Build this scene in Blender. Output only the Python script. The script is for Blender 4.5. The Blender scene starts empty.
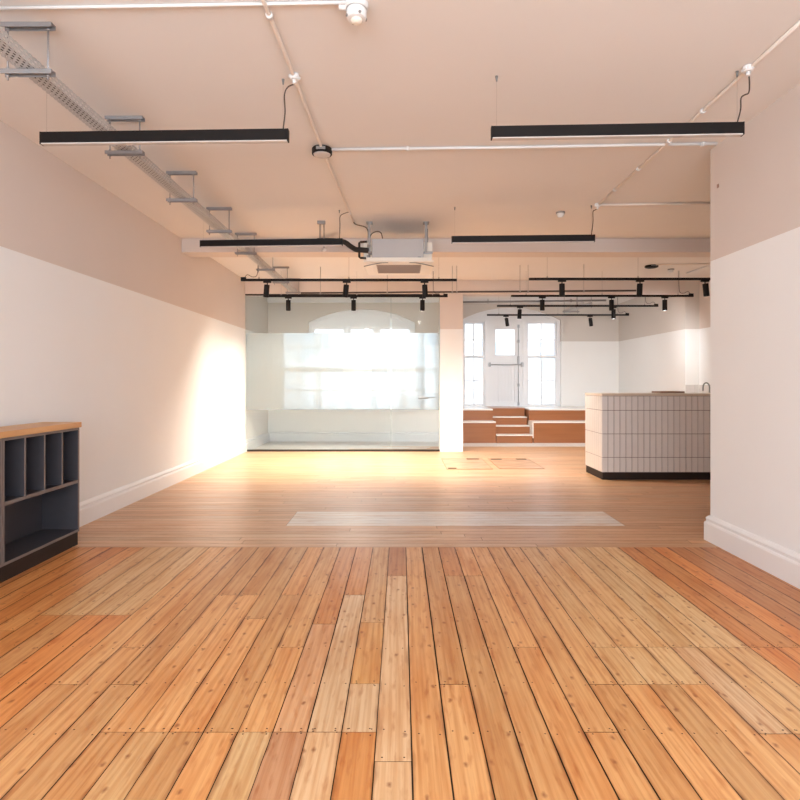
import bpy, bmesh, math, random
from mathutils import Vector, Matrix
random.seed(7)
SC = bpy.context.scene
COL = SC.collection
F, CX, CY, EYE = 577.0, 401.0, 382.0, 1.25        # camera constants (pixels of an 800x800 frame)

# ------------------------------------------------------------------ camera
cam_data = bpy.data.cameras.new('camera')
cam_data.sensor_width = 36.0
cam_data.sensor_fit = 'HORIZONTAL'
cam_data.lens = F / 800.0 * 36.0
cam_data.shift_x = -(CX - 400.0) / 800.0
cam_data.shift_y = -(400.0 - CY) / 800.0
cam_data.clip_start = 0.05
cam_data.clip_end = 200
cam = bpy.data.objects.new('camera', cam_data)
cam.location = (0, 0, EYE)
cam.rotation_euler = (math.pi / 2, 0, 0)
COL.objects.link(cam)
SC.camera = cam

# ------------------------------------------------------------------ world, exposure, daylight
SC.view_settings.view_transform = 'Standard'
SC.view_settings.look = 'None'
SC.view_settings.exposure = 0.17
SC.view_settings.gamma = 1.0
SC.view_settings.use_curve_mapping = False
SC.cycles.max_bounces = 10
SC.cycles.diffuse_bounces = 6
SC.cycles.glossy_bounces = 4
SC.cycles.transmission_bounces = 8
SC.cycles.transparent_max_bounces = 16
SC.cycles.sample_clamp_indirect = 8.0

world = bpy.data.worlds.new('overcast_sky')
SC.world = world
world.use_nodes = True
wn = world.node_tree
bgn = wn.nodes['Background']
bgn.inputs['Color'].default_value = (0.90, 0.95, 1.0, 1)
bgn.inputs['Strength'].default_value = 2.7


def area(name, loc, rot, sx, sy, power, color, portal=False, spread=180):
    l = bpy.data.lights.new(name, 'AREA')
    l.shape = 'RECTANGLE'
    l.size, l.size_y = sx, sy
    l.energy = power
    l.color = color
    l.spread = math.radians(spread)
    if portal:
        l.cycles.is_portal = True
    o = bpy.data.objects.new(name, l)
    o.location = loc
    o.rotation_euler = rot
    COL.objects.link(o)
    return o


H = math.pi / 2
# added area lamps acting as daylight at three unseen openings behind the camera
DAY = (0.84, 0.935, 1.0)
for i, xx in enumerate((-1.75, 0.0, 1.55)):
    area('added_rear_daylight', (xx, -2.53, 1.75), (H, 0, 0), 1.15, 1.9, 86, DAY)
# sky portals in the street windows
area('sky_portal', (-0.84, 12.26, 1.7), (-H, 0, 0), 2.3, 2.2, 1, (1, 1, 1), True)
area('sky_portal', (2.57, 13.62, 1.75), (-H, 0, 0), 2.4, 2.3, 1, (1, 1, 1), True)

# ------------------------------------------------------------------ materials


def mat(name, color=(0.8, 0.8, 0.8), rough=0.5, metal=0.0, spec=0.5, coat=0.0, noise=0.0, nscale=8.0,
        bump=0.0, bscale=60.0):
    m = bpy.data.materials.new(name)
    m.use_nodes = True
    nt = m.node_tree
    b = nt.nodes['Principled BSDF']
    b.inputs['Base Color'].default_value = (*color, 1)
    b.inputs['Roughness'].default_value = rough
    b.inputs['Metallic'].default_value = metal
    b.inputs['Specular IOR Level'].default_value = spec
    b.inputs['Coat Weight'].default_value = coat
    if noise > 0 or bump > 0:
        tc = nt.nodes.new('ShaderNodeTexCoord')
    if noise > 0:
        n = nt.nodes.new('ShaderNodeTexNoise')
        n.inputs['Scale'].default_value = nscale
        n.inputs['Detail'].default_value = 4
        nt.links.new(tc.outputs['Object'], n.inputs['Vector'])
        mx = nt.nodes.new('ShaderNodeMix')
        mx.data_type = 'RGBA'
        mx.inputs[6].default_value = (*[c * (1 - noise) for c in color], 1)
        mx.inputs[7].default_value = (*[min(1, c * (1 + noise)) for c in color], 1)
        nt.links.new(n.outputs['Fac'], mx.inputs[0])
        nt.links.new(mx.outputs[2], b.inputs['Base Color'])
    if bump > 0:
        n2 = nt.nodes.new('ShaderNodeTexNoise')
        n2.inputs['Scale'].default_value = bscale
        nt.links.new(tc.outputs['Object'], n2.inputs['Vector'])
        bp = nt.nodes.new('ShaderNodeBump')
        bp.inputs['Strength'].default_value = bump
        bp.inputs['Distance'].default_value = 0.01
        nt.links.new(n2.outputs['Fac'], bp.inputs['Height'])
        nt.links.new(bp.outputs['Normal'], b.inputs['Normal'])
    return m


PINK = (0.665, 0.60, 0.565)      # plaster pink of the ceiling and the upper walls
CREAM = (0.83, 0.85, 0.87)
CEILING = (0.76, 0.735, 0.72)      # off white of the lower walls


def mat_two_tone(name, split, upper, lower):
    m = mat(name, lower, 0.75, spec=0.25)
    nt = m.node_tree
    b = nt.nodes['Principled BSDF']
    g = nt.nodes.new('ShaderNodeNewGeometry')
    sx = nt.nodes.new('ShaderNodeSeparateXYZ')
    nt.links.new(g.outputs['Position'], sx.inputs[0])
    gt = nt.nodes.new('ShaderNodeMath')
    gt.operation = 'GREATER_THAN'
    gt.inputs[1].default_value = split
    nt.links.new(sx.outputs['Z'], gt.inputs[0])
    n = nt.nodes.new('ShaderNodeTexNoise')
    n.inputs['Scale'].default_value = 1.7
    n.inputs['Detail'].default_value = 3
    nt.links.new(g.outputs['Position'], n.inputs['Vector'])
    mx = nt.nodes.new('ShaderNodeMix')
    mx.data_type = 'RGBA'
    mx.inputs[6].default_value = (*lower, 1)
    mx.inputs[7].default_value = (*upper, 1)
    nt.links.new(gt.outputs[0], mx.inputs[0])
    hs = nt.nodes.new('ShaderNodeHueSaturation')
    mr = nt.nodes.new('ShaderNodeMapRange')
    mr.inputs[3].default_value = 0.98
    mr.inputs[4].default_value = 1.02
    nt.links.new(n.outputs['Fac'], mr.inputs[0])
    nt.links.new(mr.outputs[0], hs.inputs['Value'])
    nt.links.new(mx.outputs[2], hs.inputs['Color'])
    nt.links.new(hs.outputs[0], b.inputs['Base Color'])
    return m


SPLIT = 2.20
M = {}
M['wall'] = mat_two_tone('two_tone_paint', SPLIT, PINK, CREAM)
M['farwall'] = mat_two_tone('two_tone_paint_street_end', SPLIT, (0.66, 0.62, 0.58), (0.87, 0.87, 0.86))
M['ceil'] = mat('ceiling_paint', CEILING, 0.8, spec=0.2, noise=0.025, nscale=1.3)
M['white'] = mat('white_gloss_paint', (0.81, 0.82, 0.84), 0.3)
M['doorwhite'] = mat('white_door_paint', (0.82, 0.83, 0.85), 0.35)
M['plastic'] = mat('white_plastic', (0.74, 0.74, 0.745), 0.35)
M['conduit'] = mat('painted_conduit', (0.78, 0.71, 0.65), 0.45)
M['black'] = mat('black_powder_coat', (0.010, 0.008, 0.008), 0.5, spec=0.2, noise=0.2, nscale=30)
M['rubber'] = mat('black_foam_lagging', (0.02, 0.014, 0.012), 0.8, bump=0.4, bscale=40)
M['cord'] = mat('dark_flex', (0.06, 0.045, 0.04), 0.6)
M['galv'] = mat('galvanised_steel', (0.34, 0.335, 0.345), 0.42, metal=0.45, noise=0.15, nscale=25)
M['steel'] = mat('grey_steel', (0.30, 0.29, 0.29), 0.4, metal=0.5, noise=0.1, nscale=20)
M['diff'] = mat('opal_diffuser', (0.52, 0.48, 0.46), 0.4)
M['lensm'] = mat('lamp_lens', (0.9, 0.85, 0.75), 0.2)
M['tile'] = mat('glazed_tile', (0.72, 0.69, 0.68), 0.16, coat=0.4, noise=0.04, nscale=9)
M['grout'] = mat('grey_grout', (0.17, 0.14, 0.13), 0.9, noise=0.1)
M['stone'] = mat('pale_stone_worktop', (0.60, 0.50, 0.42), 0.3, noise=0.1, nscale=14)
M['plinth'] = mat('dark_plinth', (0.024, 0.015, 0.012), 0.6, spec=0.25, noise=0.2, nscale=12)
M['carcass'] = mat('charcoal_melamine', (0.045, 0.043, 0.052), 0.45, noise=0.08, nscale=20)
M['edge'] = mat('grey_edge_banding', (0.15, 0.125, 0.12), 0.5)
M['acgrey'] = mat('light_grey_sheet', (0.46, 0.44, 0.44), 0.5, noise=0.03)
M['acwhite'] = mat('cream_fascia', (0.80, 0.74, 0.66), 0.4)
M['grille'] = mat('taupe_grille', (0.36, 0.29, 0.25), 0.6)
M['dark'] = mat('dark_gap', (0.03, 0.02, 0.015), 0.9)
M['brass'] = mat('dull_nail', (0.10, 0.055, 0.03), 0.6)
M['chrome'] = mat('chrome', (0.6, 0.6, 0.6), 0.15, metal=1.0)
M['grmetal'] = mat('grey_handle', (0.25, 0.27, 0.28), 0.35, metal=0.6)
M['seal'] = mat('grey_green_seal', (0.36, 0.44, 0.43), 0.3)
M['ironmongery'] = mat('grey_ironmongery', (0.42, 0.43, 0.45), 0.4, metal=0.3)
M['pave'] = mat('pavement', (0.55, 0.55, 0.55), 0.9, noise=0.1)
M['facade'] = mat('pale_render', (0.78, 0.80, 0.82), 0.9, noise=0.06)
M['facadeglass'] = mat('facade_window', (0.50, 0.57, 0.63), 0.3)
M['palefloor'] = mat('pale_boards', (0.74, 0.71, 0.68), 0.35, noise=0.04, nscale=3)  # paler, nearly even tone for the floor of the bay and street end


def mat_glass(name, tint, refl=0.06):
    m = bpy.data.materials.new(name)
    m.use_nodes = True
    nt = m.node_tree
    nt.nodes.remove(nt.nodes['Principled BSDF'])
    out = nt.nodes['Material Output']
    t = nt.nodes.new('ShaderNodeBsdfTransparent')
    t.inputs[0].default_value = (*tint, 1)
    g = nt.nodes.new('ShaderNodeBsdfGlossy')
    g.inputs['Roughness'].default_value = 0.02
    f = nt.nodes.new('ShaderNodeLayerWeight')
    f.inputs[0].default_value = 0.12
    mx = nt.nodes.new('ShaderNodeMixShader')
    nt.links.new(f.outputs['Fresnel'], mx.inputs[0])
    nt.links.new(t.outputs[0], mx.inputs[1])
    nt.links.new(g.outputs[0], mx.inputs[2])
    nt.links.new(mx.outputs[0], out.inputs['Surface'])
    return m


M['glass'] = mat_glass('clear_glass', (0.97, 0.99, 0.985))
M['pane'] = mat_glass('window_glass', (0.97, 0.98, 0.99))


def mat_film():
    """Reeded privacy film: fine vertical flutes smear what lies behind sideways."""
    m = bpy.data.materials.new('reeded_privacy_film')
    m.use_nodes = True
    nt = m.node_tree
    nt.nodes.remove(nt.nodes['Principled BSDF'])
    out = nt.nodes['Material Output']
    g = nt.nodes.new('ShaderNodeNewGeometry')
    sx = nt.nodes.new('ShaderNodeSeparateXYZ')
    nt.links.new(g.outputs['Position'], sx.inputs[0])
    # one random slope per fine flute
    q = nt.nodes.new('ShaderNodeMath')
    q.operation = 'MULTIPLY'
    q.inputs[1].default_value = 20000
    nt.links.new(sx.outputs['X'], q.inputs[0])
    fl = nt.nodes.new('ShaderNodeMath')
    fl.operation = 'FLOOR'
    nt.links.new(q.outputs[0], fl.inputs[0])
    wnz = nt.nodes.new('ShaderNodeTexWhiteNoise')
    wnz.noise_dimensions = '1D'
    nt.links.new(fl.outputs[0], wnz.inputs['W'])
    mr = nt.nodes.new('ShaderNodeMapRange')
    mr.inputs[3].default_value = -1.0
    mr.inputs[4].default_value = 1.0
    nt.links.new(wnz.outputs['Value'], mr.inputs[0])
    ab = nt.nodes.new('ShaderNodeMath')
    ab.operation = 'ABSOLUTE'
    nt.links.new(mr.outputs[0], ab.inputs[0])
    sq = nt.nodes.new('ShaderNodeMath')
    sq.operation = 'MULTIPLY'
    nt.links.new(mr.outputs[0], sq.inputs[0])
    nt.links.new(ab.outputs[0], sq.inputs[1])
    am = nt.nodes.new('ShaderNodeMath')
    am.operation = 'MULTIPLY'
    am.inputs[1].default_value = 5.0
    nt.links.new(sq.outputs[0], am.inputs[0])
    cb = nt.nodes.new('ShaderNodeCombineXYZ')
    nt.links.new(am.outputs[0], cb.inputs[0])
    ad = nt.nodes.new('ShaderNodeVectorMath')
    ad.operation = 'ADD'
    nt.links.new(g.outputs['Normal'], ad.inputs[0])
    nt.links.new(cb.outputs[0], ad.inputs[1])
    bp = nt.nodes.new('ShaderNodeVectorMath')
    bp.operation = 'NORMALIZE'
    nt.links.new(ad.outputs[0], bp.inputs[0])
    r = nt.nodes.new('ShaderNodeBsdfRefraction')
    r.inputs['Color'].default_value = (0.97, 0.99, 1.0, 1)
    r.inputs['Roughness'].default_value = 0.15
    r.inputs['IOR'].default_value = 1.5
    nt.links.new(bp.outputs[0], r.inputs['Normal'])
    tr = nt.nodes.new('ShaderNodeBsdfTranslucent')
    tr.inputs['Color'].default_value = (0.90, 0.96, 1.0, 1)
    df = nt.nodes.new('ShaderNodeBsdfDiffuse')
    df.inputs['Color'].default_value = (0.86, 0.90, 0.92, 1)
    m1 = nt.nodes.new('ShaderNodeMixShader')
    m1.inputs[0].default_value = 0.30
    nt.links.new(tr.outputs[0], m1.inputs[1])
    nt.links.new(df.outputs[0], m1.inputs[2])
    m2 = nt.nodes.new('ShaderNodeMixShader')
    m2.inputs[0].default_value = 0.28
    nt.links.new(r.outputs[0], m2.inputs[1])
    nt.links.new(m1.outputs[0], m2.inputs[2])
    nt.links.new(m2.outputs[0], out.inputs['Surface'])
    return m


M['film'] = mat_film()


def mat_tray():
    m = mat('perforated_galvanised_steel', (0.53, 0.53, 0.535), 0.42, metal=0.3, noise=0.1, nscale=18)
    nt = m.node_tree
    b = nt.nodes['Principled BSDF']
    out = nt.nodes['Material Output']
    uv = nt.nodes.new('ShaderNodeUVMap')
    sp = nt.nodes.new('ShaderNodeSeparateXYZ')
    nt.links.new(uv.outputs[0], sp.inputs[0])

    def math_(op, a, bb=None):
        k = nt.nodes.new('ShaderNodeMath')
        k.operation = op
        for i, v in enumerate((a, bb)):
            if v is None:
                continue
            if isinstance(v, (int, float)):
                k.inputs[i].default_value = v
            else:
                nt.links.new(v, k.inputs[i])
        return k.outputs[0]
    row = math_('FLOOR', math_('MULTIPLY', sp.outputs['Y'], 1 / 0.018))
    stag = math_('MULTIPLY', math_('MODULO', row, 2.0), 0.5)
    uu = math_('FRACT', math_('ADD', math_('MULTIPLY', sp.outputs['X'], 1 / 0.036), stag))
    vv = math_('FRACT', math_('MULTIPLY', sp.outputs['Y'], 1 / 0.018))
    a = math_('LESS_THAN', math_('ABSOLUTE', math_('SUBTRACT', uu, 0.5)), 0.27)
    c = math_('LESS_THAN', math_('ABSOLUTE', math_('SUBTRACT', vv, 0.5)), 0.25)
    hole = math_('MULTIPLY', a, c)
    t = nt.nodes.new('ShaderNodeBsdfTransparent')
    mx = nt.nodes.new('ShaderNodeMixShader')
    nt.links.new(hole, mx.inputs[0])
    nt.links.new(b.outputs[0], mx.inputs[1])
    nt.links.new(t.outputs[0], mx.inputs[2])
    nt.links.new(mx.outputs[0], out.inputs['Surface'])
    return m


M['tray'] = mat_tray()


def mat_floor(name, knots=1.0, grain=1.0, rough=0.3):
    m = bpy.data.materials.new(name)
    m.use_nodes = True
    nt = m.node_tree
    b = nt.nodes['Principled BSDF']
    N, L = nt.nodes.new, nt.links.new
    at = N('ShaderNodeAttribute')
    at.attribute_name = 'tone'
    uv = N('ShaderNodeUVMap')
    uv.uv_map = 'UVMap'

    def mapped(sx, sy):
        mp = N('ShaderNodeMapping')
        mp.inputs['Scale'].default_value = (sx, sy, 1)
        L(uv.outputs[0], mp.inputs[0])
        return mp.outputs[0]
    # fine grain
    n1 = N('ShaderNodeTexNoise')
    n1.inputs['Scale'].default_value = 1
    n1.inputs['Detail'].default_value = 5
    n1.inputs['Roughness'].default_value = 0.6
    L(mapped(2.2, 85), n1.inputs['Vector'])
    # broad blotches
    n2 = N('ShaderNodeTexNoise')
    n2.inputs['Scale'].default_value = 1
    n2.inputs['Detail'].default_value = 3
    L(mapped(1.6, 9), n2.inputs['Vector'])
    # growth rings
    wv = N('ShaderNodeTexWave')
    wv.wave_type = 'BANDS'
    wv.bands_direction = 'Y'
    wv.inputs['Scale'].default_value = 1.0
    wv.inputs['Distortion'].default_value = 11.0
    wv.inputs['Detail'].default_value = 2.5
    wv.inputs['Detail Scale'].default_value = 0.6
    L(mapped(0.55, 8), wv.inputs['Vector'])
    # knots, wobbled so that no two look alike
    nd = N('ShaderNodeTexNoise')
    nd.inputs['Scale'].default_value = 1
    nd.inputs['Detail'].default_value = 2
    L(mapped(45, 45), nd.inputs['Vector'])
    vm = N('ShaderNodeVectorMath')
    vm.operation = 'MULTIPLY_ADD'
    vm.inputs[1].default_value = (0.11, 0.11, 0)
    L(nd.outputs['Color'], vm.inputs[0])
    L(mapped(5.2, 8.5), vm.inputs[2])
    vo = N('ShaderNodeTexVoronoi')
    vo.voronoi_dimensions = '2D'
    vo.feature = 'F1'
    vo.inputs['Scale'].default_value = 1
    L(vm.outputs[0], vo.inputs['Vector'])
    kn = N('ShaderNodeMapRange')
    kn.inputs[1].default_value = 0.015
    kn.inputs[2].default_value = 0.095
    kn.inputs[3].default_value = 1.0
    kn.inputs[4].default_value = 0.0
    L(vo.outputs['Distance'], kn.inputs[0])
    # knot present only in some cells
    sc = N('ShaderNodeSeparateColor')
    L(vo.outputs['Color'], sc.inputs[0])
    gt = N('ShaderNodeMath')
    gt.operation = 'GREATER_THAN'
    gt.inputs[1].default_value = 0.40
    L(sc.outputs[0], gt.inputs[0])
    km = N('ShaderNodeMath')
    km.operation = 'MULTIPLY'
    L(kn.outputs[0], km.inputs[0])
    L(gt.outputs[0], km.inputs[1])
    km2 = N('ShaderNodeMath')
    km2.operation = 'MULTIPLY'
    km2.inputs[1].default_value = 0.75 * knots
    L(km.outputs[0], km2.inputs[0])

    def mulmix(prev, fac_out, color, strength, lo=0.0, hi=1.0):
        mr = N('ShaderNodeMapRange')
        mr.inputs[1].default_value = lo
        mr.inputs[2].default_value = hi
        mr.inputs[3].default_value = 0.0
        mr.inputs[4].default_value = strength
        L(fac_out, mr.inputs[0])
        mx = N('ShaderNodeMix')
        mx.data_type = 'RGBA'
        mx.blend_type = 'MULTIPLY'
        mx.inputs[7].default_value = (*color, 1)
        L(mr.outputs[0], mx.inputs[0])
        L(prev, mx.inputs[6])
        return mx.outputs[2]
    c = at.outputs['Color']
    c = mulmix(c, wv.outputs['Fac'], (0.80, 0.62, 0.46), 0.42 * grain, 0.45, 1.0)
    c = mulmix(c, n1.outputs['Fac'], (0.72, 0.55, 0.42), 0.7 * grain, 0.45, 0.75)
    c = mulmix(c, n2.outputs['Fac'], (0.84, 0.66, 0.50), 0.9 * grain, 0.45, 0.72)
    # fine dark pores and reddish streaks
    n3 = N('ShaderNodeTexNoise')
    n3.inputs['Scale'].default_value = 1
    n3.inputs['Detail'].default_value = 3
    L(mapped(7, 34), n3.inputs['Vector'])
    c = mulmix(c, n3.outputs['Fac'], (0.66, 0.40, 0.24), 0.75 * grain, 0.56, 0.78)
    # grime along the edges of the boards
    up = N('ShaderNodeUVMap')
    up.uv_map = 'plank'
    us = N('ShaderNodeSeparateXYZ')
    L(up.outputs[0], us.inputs[0])
    e1 = N('ShaderNodeMath')
    e1.operation = 'SUBTRACT'
    e1.inputs[1].default_value = 0.5
    L(us.outputs['Y'], e1.inputs[0])
    e2 = N('ShaderNodeMath')
    e2.operation = 'ABSOLUTE'
    L(e1.outputs[0], e2.inputs[0])
    n4 = N('ShaderNodeTexNoise')
    n4.inputs['Scale'].default_value = 1
    n4.inputs['Detail'].default_value = 3
    L(mapped(4.5, 14), n4.inputs['Vector'])
    e3 = N('ShaderNodeMath')
    e3.operation = 'MULTIPLY_ADD'
    e3.inputs[1].default_value = 0.42
    L(n4.outputs['Fac'], e3.inputs[0])
    L(e2.outputs[0], e3.inputs[2])
    c = mulmix(c, e3.outputs[0], (0.34, 0.20, 0.13), 0.9 * grain, 0.63, 0.78)
    mk = N('ShaderNodeMix')
    mk.data_type = 'RGBA'
    mk.inputs[7].default_value = (0.24, 0.065, 0.02, 1)
    L(km2.outputs[0], mk.inputs[0])
    L(c, mk.inputs[6])
    L(mk.outputs[2], b.inputs['Base Color'])
    rr = N('ShaderNodeMapRange')
    rr.inputs[3].default_value = rough - 0.05
    rr.inputs[4].default_value = rough + 0.12
    L(n2.outputs['Fac'], rr.inputs[0])
    L(rr.outputs[0], b.inputs['Roughness'])
    b.inputs['Specular IOR Level'].default_value = 0.5
    bp = N('ShaderNodeBump')
    bp.inputs['Strength'].default_value = 0.12
    bp.inputs['Distance'].default_value = 0.004
    L(n1.outputs['Fac'], bp.inputs['Height'])
    L(bp.outputs[0], b.inputs['Normal'])
    return m


M['pine'] = mat_floor('old_pine_boards', 1.0, 1.0, 0.34)
M['pine2'] = mat_floor('narrow_pine_boards', 0.25, 0.7, 0.30)


def mat_ply(name, c1, c2, rough):
    m = mat(name, c1, rough)
    nt = m.node_tree
    b = nt.nodes['Principled BSDF']
    tc = nt.nodes.new('ShaderNodeTexCoord')
    mp = nt.nodes.new('ShaderNodeMapping')
    mp.inputs['Scale'].default_value = (1.2, 3, 26)
    nt.links.new(tc.outputs['Object'], mp.inputs[0])
    n = nt.nodes.new('ShaderNodeTexNoise')
    n.inputs['Scale'].default_value = 1.0
    n.inputs['Detail'].default_value = 5
    nt.links.new(mp.outputs[0], n.inputs['Vector'])
    mx = nt.nodes.new('ShaderNodeMix')
    mx.data_type = 'RGBA'
    mx.inputs[6].default_value = (*c1, 1)
    mx.inputs[7].default_value = (*c2, 1)
    nt.links.new(n.outputs['Fac'], mx.inputs[0])
    nt.links.new(mx.outputs[2], b.inputs['Base Color'])
    return m


M['ply'] = mat_ply('stained_plywood', (0.255, 0.09, 0.036), (0.37, 0.145, 0.06), 0.3)
M['paleedge'] = mat_ply('pale_edge_and_sheen', (0.78, 0.72, 0.66), (0.84, 0.80, 0.76), 0.25)  # pale colour paints in the window reflection on the treads; cheek shares it
M['oak'] = mat_ply('oiled_oak_top', (0.52, 0.27, 0.11), (0.64, 0.37, 0.17), 0.4)
M['boardbrown'] = mat_ply('brown_board', (0.30, 0.19, 0.15), (0.36, 0.24, 0.19), 0.5)
M['rimwood'] = mat_ply('dull_brown_wood', (0.34, 0.17, 0.08), (0.42, 0.22, 0.11), 0.5)

# ------------------------------------------------------------------ helpers


def nb():
    return bmesh.new()


def box(bm, x0, x1, y0, y1, z0, z1):
    vs = [bm.verts.new((x, y, z)) for z in (z0, z1) for y in (y0, y1) for x in (x0, x1)]
    fs = [(0, 2, 3, 1), (4, 5, 7, 6), (0, 1, 5, 4), (2, 6, 7, 3), (0, 4, 6, 2), (1, 3, 7, 5)]
    return [bm.faces.new([vs[i] for i in f]) for f in fs]


def sheet(bm, x0, x1, y, z0, z1):
    bm.faces.new([bm.verts.new(p) for p in ((x0, y, z0), (x1, y, z0), (x1, y, z1), (x0, y, z1))])


def frame_axes(d):
    d = d.normalized()
    u = d.cross(Vector((0, 0, 1)))
    if u.length < 1e-4:
        u = Vector((1, 0, 0))
    u.normalize()
    return u, d.cross(u).normalized()


def cyl(bm, p0, p1, r0, r1=None, n=16, caps=True):
    r1 = r0 if r1 is None else r1
    p0, p1 = Vector(p0), Vector(p1)
    u, v = frame_axes(p1 - p0)
    a = [bm.verts.new(p0 + (u * math.cos(t) + v * math.sin(t)) * r0) for t in [2 * math.pi * i / n for i in range(n)]]
    b = [bm.verts.new(p1 + (u * math.cos(t) + v * math.sin(t)) * r1) for t in [2 * math.pi * i / n for i in range(n)]]
    for i in range(n):
        f = bm.faces.new((a[i], a[(i + 1) % n], b[(i + 1) % n], b[i]))
        f.smooth = True
    if caps:
        bm.faces.new(a[::-1])
        bm.faces.new(b)


def tube(bm, pts, r, n=8):
    pts = [Vector(p) for p in pts]
    rings = []
    up = None
    for i, p in enumerate(pts):
        d = (pts[min(i + 1, len(pts) - 1)] - pts[max(i - 1, 0)]).normalized()
        if up is None:
            up, _ = frame_axes(d)
        up = (up - d * up.dot(d))
        if up.length < 1e-5:
            up, _ = frame_axes(d)
        up.normalize()
        w = d.cross(up)
        rings.append([bm.verts.new(p + (up * math.cos(t) + w * math.sin(t)) * r)
                      for t in [2 * math.pi * k / n for k in range(n)]])
    for a, b in zip(rings, rings[1:]):
        for k in range(n):
            f = bm.faces.new((a[k], a[(k + 1) % n], b[(k + 1) % n], b[k]))
            f.smooth = True
    bm.faces.new(rings[0][::-1])
    bm.faces.new(rings[-1])


def smooth_path(pts, sub=6):
    """Catmull-Rom through the points."""
    P = [Vector(p) for p in pts]
    if len(P) < 3:
        return P
    out = []
    for i in range(len(P) - 1):
        p0, p1, p2, p3 = P[max(i - 1, 0)], P[i], P[i + 1], P[min(i + 2, len(P) - 1)]
        for k in range(sub):
            t = k / sub
            out.append(0.5 * ((2 * p1) + (p2 - p0) * t + (2 * p0 - 5 * p1 + 4 * p2 - p3) * t * t
                              + (3 * p1 - p0 - 3 * p2 + p3) * t ** 3))
    out.append(P[-1])
    return out


def lathe(bm, prof, c, n=24):
    """prof: list of (radius, z) spun about the vertical through c."""
    rings = []
    for r, z in prof:
        if r < 1e-6:
            rings.append([bm.verts.new((c[0], c[1], c[2] + z))])
        else:
            rings.append([bm.verts.new((c[0] + r * math.cos(2 * math.pi * k / n),
                                        c[1] + r * math.sin(2 * math.pi * k / n), c[2] + z)) for k in range(n)])
    for a, b in zip(rings, rings[1:]):
        for k in range(n):
            k2 = (k + 1) % n
            if len(a) == 1 and len(b) == 1:
                continue
            if len(a) == 1:
                bm.faces.new((a[0], b[k2], b[k]))
            elif len(b) == 1:
                bm.faces.new((a[k], a[k2], b[0]))
            else:
                bm.faces.new((a[k], a[k2], b[k2], b[k]))


def origin_of(o):
    v = Vector((0, 0, 0))
    while o is not None:
        v += o.location
        o = o.parent
    return v


def obj(name, bm, m, parent=None, loc=None, bevel=0.0, recalc=True):
    """Link a bmesh given in world coordinates as one mesh object."""
    if recalc:
        bmesh.ops.recalc_face_normals(bm, faces=bm.faces)
    me = bpy.data.meshes.new(name)
    if parent is not None:
        off = origin_of(parent)
    else:
        off = Vector(loc) if loc is not None else Vector((0, 0, 0))
    if off.length > 0:
        bmesh.ops.translate(bm, verts=bm.verts, vec=-off)
    bm.to_mesh(me)
    bm.free()
    for mm in (m if isinstance(m, (list, tuple)) else [m]):
        me.materials.append(mm)
    o = bpy.data.objects.new(name, me)
    COL.objects.link(o)
    if parent is not None:
        o.parent = parent
    else:
        o.location = off
    if bevel > 0:
        bv = o.modifiers.new('bevel', 'BEVEL')
        bv.width = bevel
        bv.segments = 2
        bv.limit_method = 'ANGLE'
    return o


def thing(name, label, cat, loc, group=None, rz=0.0):
    o = bpy.data.objects.new(name, None)
    o.empty_display_size = 0.1
    COL.objects.link(o)
    o.location = loc
    o.rotation_euler = (0, 0, rz)
    return tag(o, label, cat, group)


def tag(o, label, cat, group=None):
    o['label'] = label
    o['category'] = cat
    if group:
        o['group'] = group
    return o


def struct(name, bm, m, bevel=0.0, parent=None):
    o = obj(name, bm, m, parent, bevel=bevel)
    if parent is None:
        o['kind'] = 'structure'
    return o


def copy_tree(o, parent=None):
    c = o.copy()
    COL.objects.link(c)
    c.parent = parent
    for ch in list(o.children):
        copy_tree(ch, c)
    return c


def P(px, py, y):
    """World point seen at pixel (px, py) at distance y."""
    return Vector(((px - CX) * y / F, y, EYE + (CY - py) * y / F))


def PH(px, py, z):
    """World point seen at pixel (px, py) at height z."""
    y = F * (z - EYE) / (CY - py)
    return Vector(((px - CX) * y / F, y, z))


# ------------------------------------------------------------------ room dimensions
XL, XR = -2.80, 2.44          # left wall, right wall beside the camera
YB, YJ = -2.6, 4.37           # wall behind the camera, change of floor boards
YW = 4.55                     # far end of the right wall
YG = 10.35                    # glass partition, lintel and column
XS, XF = 5.35, 5.10           # side wall of the kitchen recess, side wall of the street end
YA, YD = 12.15, 13.5          # window wall of the left bay, window wall with the street door
ZC = 3.08
ZB = 2.905                    # underside of the beam
ZLN = 2.83                    # underside of the lintel

# ------------------------------------------------------------------ floor
PALE = (0.68, 0.435, 0.21)
PALE2 = (0.68, 0.46, 0.265)
NORM = (0.645, 0.345, 0.14)
RED = (0.64, 0.28, 0.09)
BROWN = (0.52, 0.235, 0.09)


def jit(c, a=0.10):
    s = 1 + random.uniform(-a, a)
    h = random.uniform(-0.06, 0.06)
    return (c[0] * s, c[1] * s * (1 + h), c[2] * s * (1 + 2 * h), 1)


bm = nb()
uvl = bm.loops.layers.uv.new('UVMap')
uvp = bm.loops.layers.uv.new('plank')
tone = bm.loops.layers.float_color.new('tone')


def plank(x0, x1, y0, y1, col, along_y=True, z=0.0, gap=0.0018, mi=0):
    g = gap
    vs = [bm.verts.new(p) for p in ((x0 + g, y0 + g * .6, z), (x1 - g, y0 + g * .6, z), (x1 - g, y1 - g * .6, z), (x0 + g, y1 - g * .6, z))]
    f = bm.faces.new(vs)
    f.material_index = mi
    ou, ov = random.uniform(0, 60), random.uniform(0, 60)
    for l in f.loops:
        c = l.vert.co
        l[uvl].uv = (c.y + ou, c.x + ov) if along_y else (c.x + ou, c.y + ov)
        l[tone] = col
        l[uvp].uv = (c.y + ou, (c.x - x0) / (x1 - x0)) if along_y else (c.x + ou, (c.y - y0) / (y1 - y0))
    return f


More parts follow.
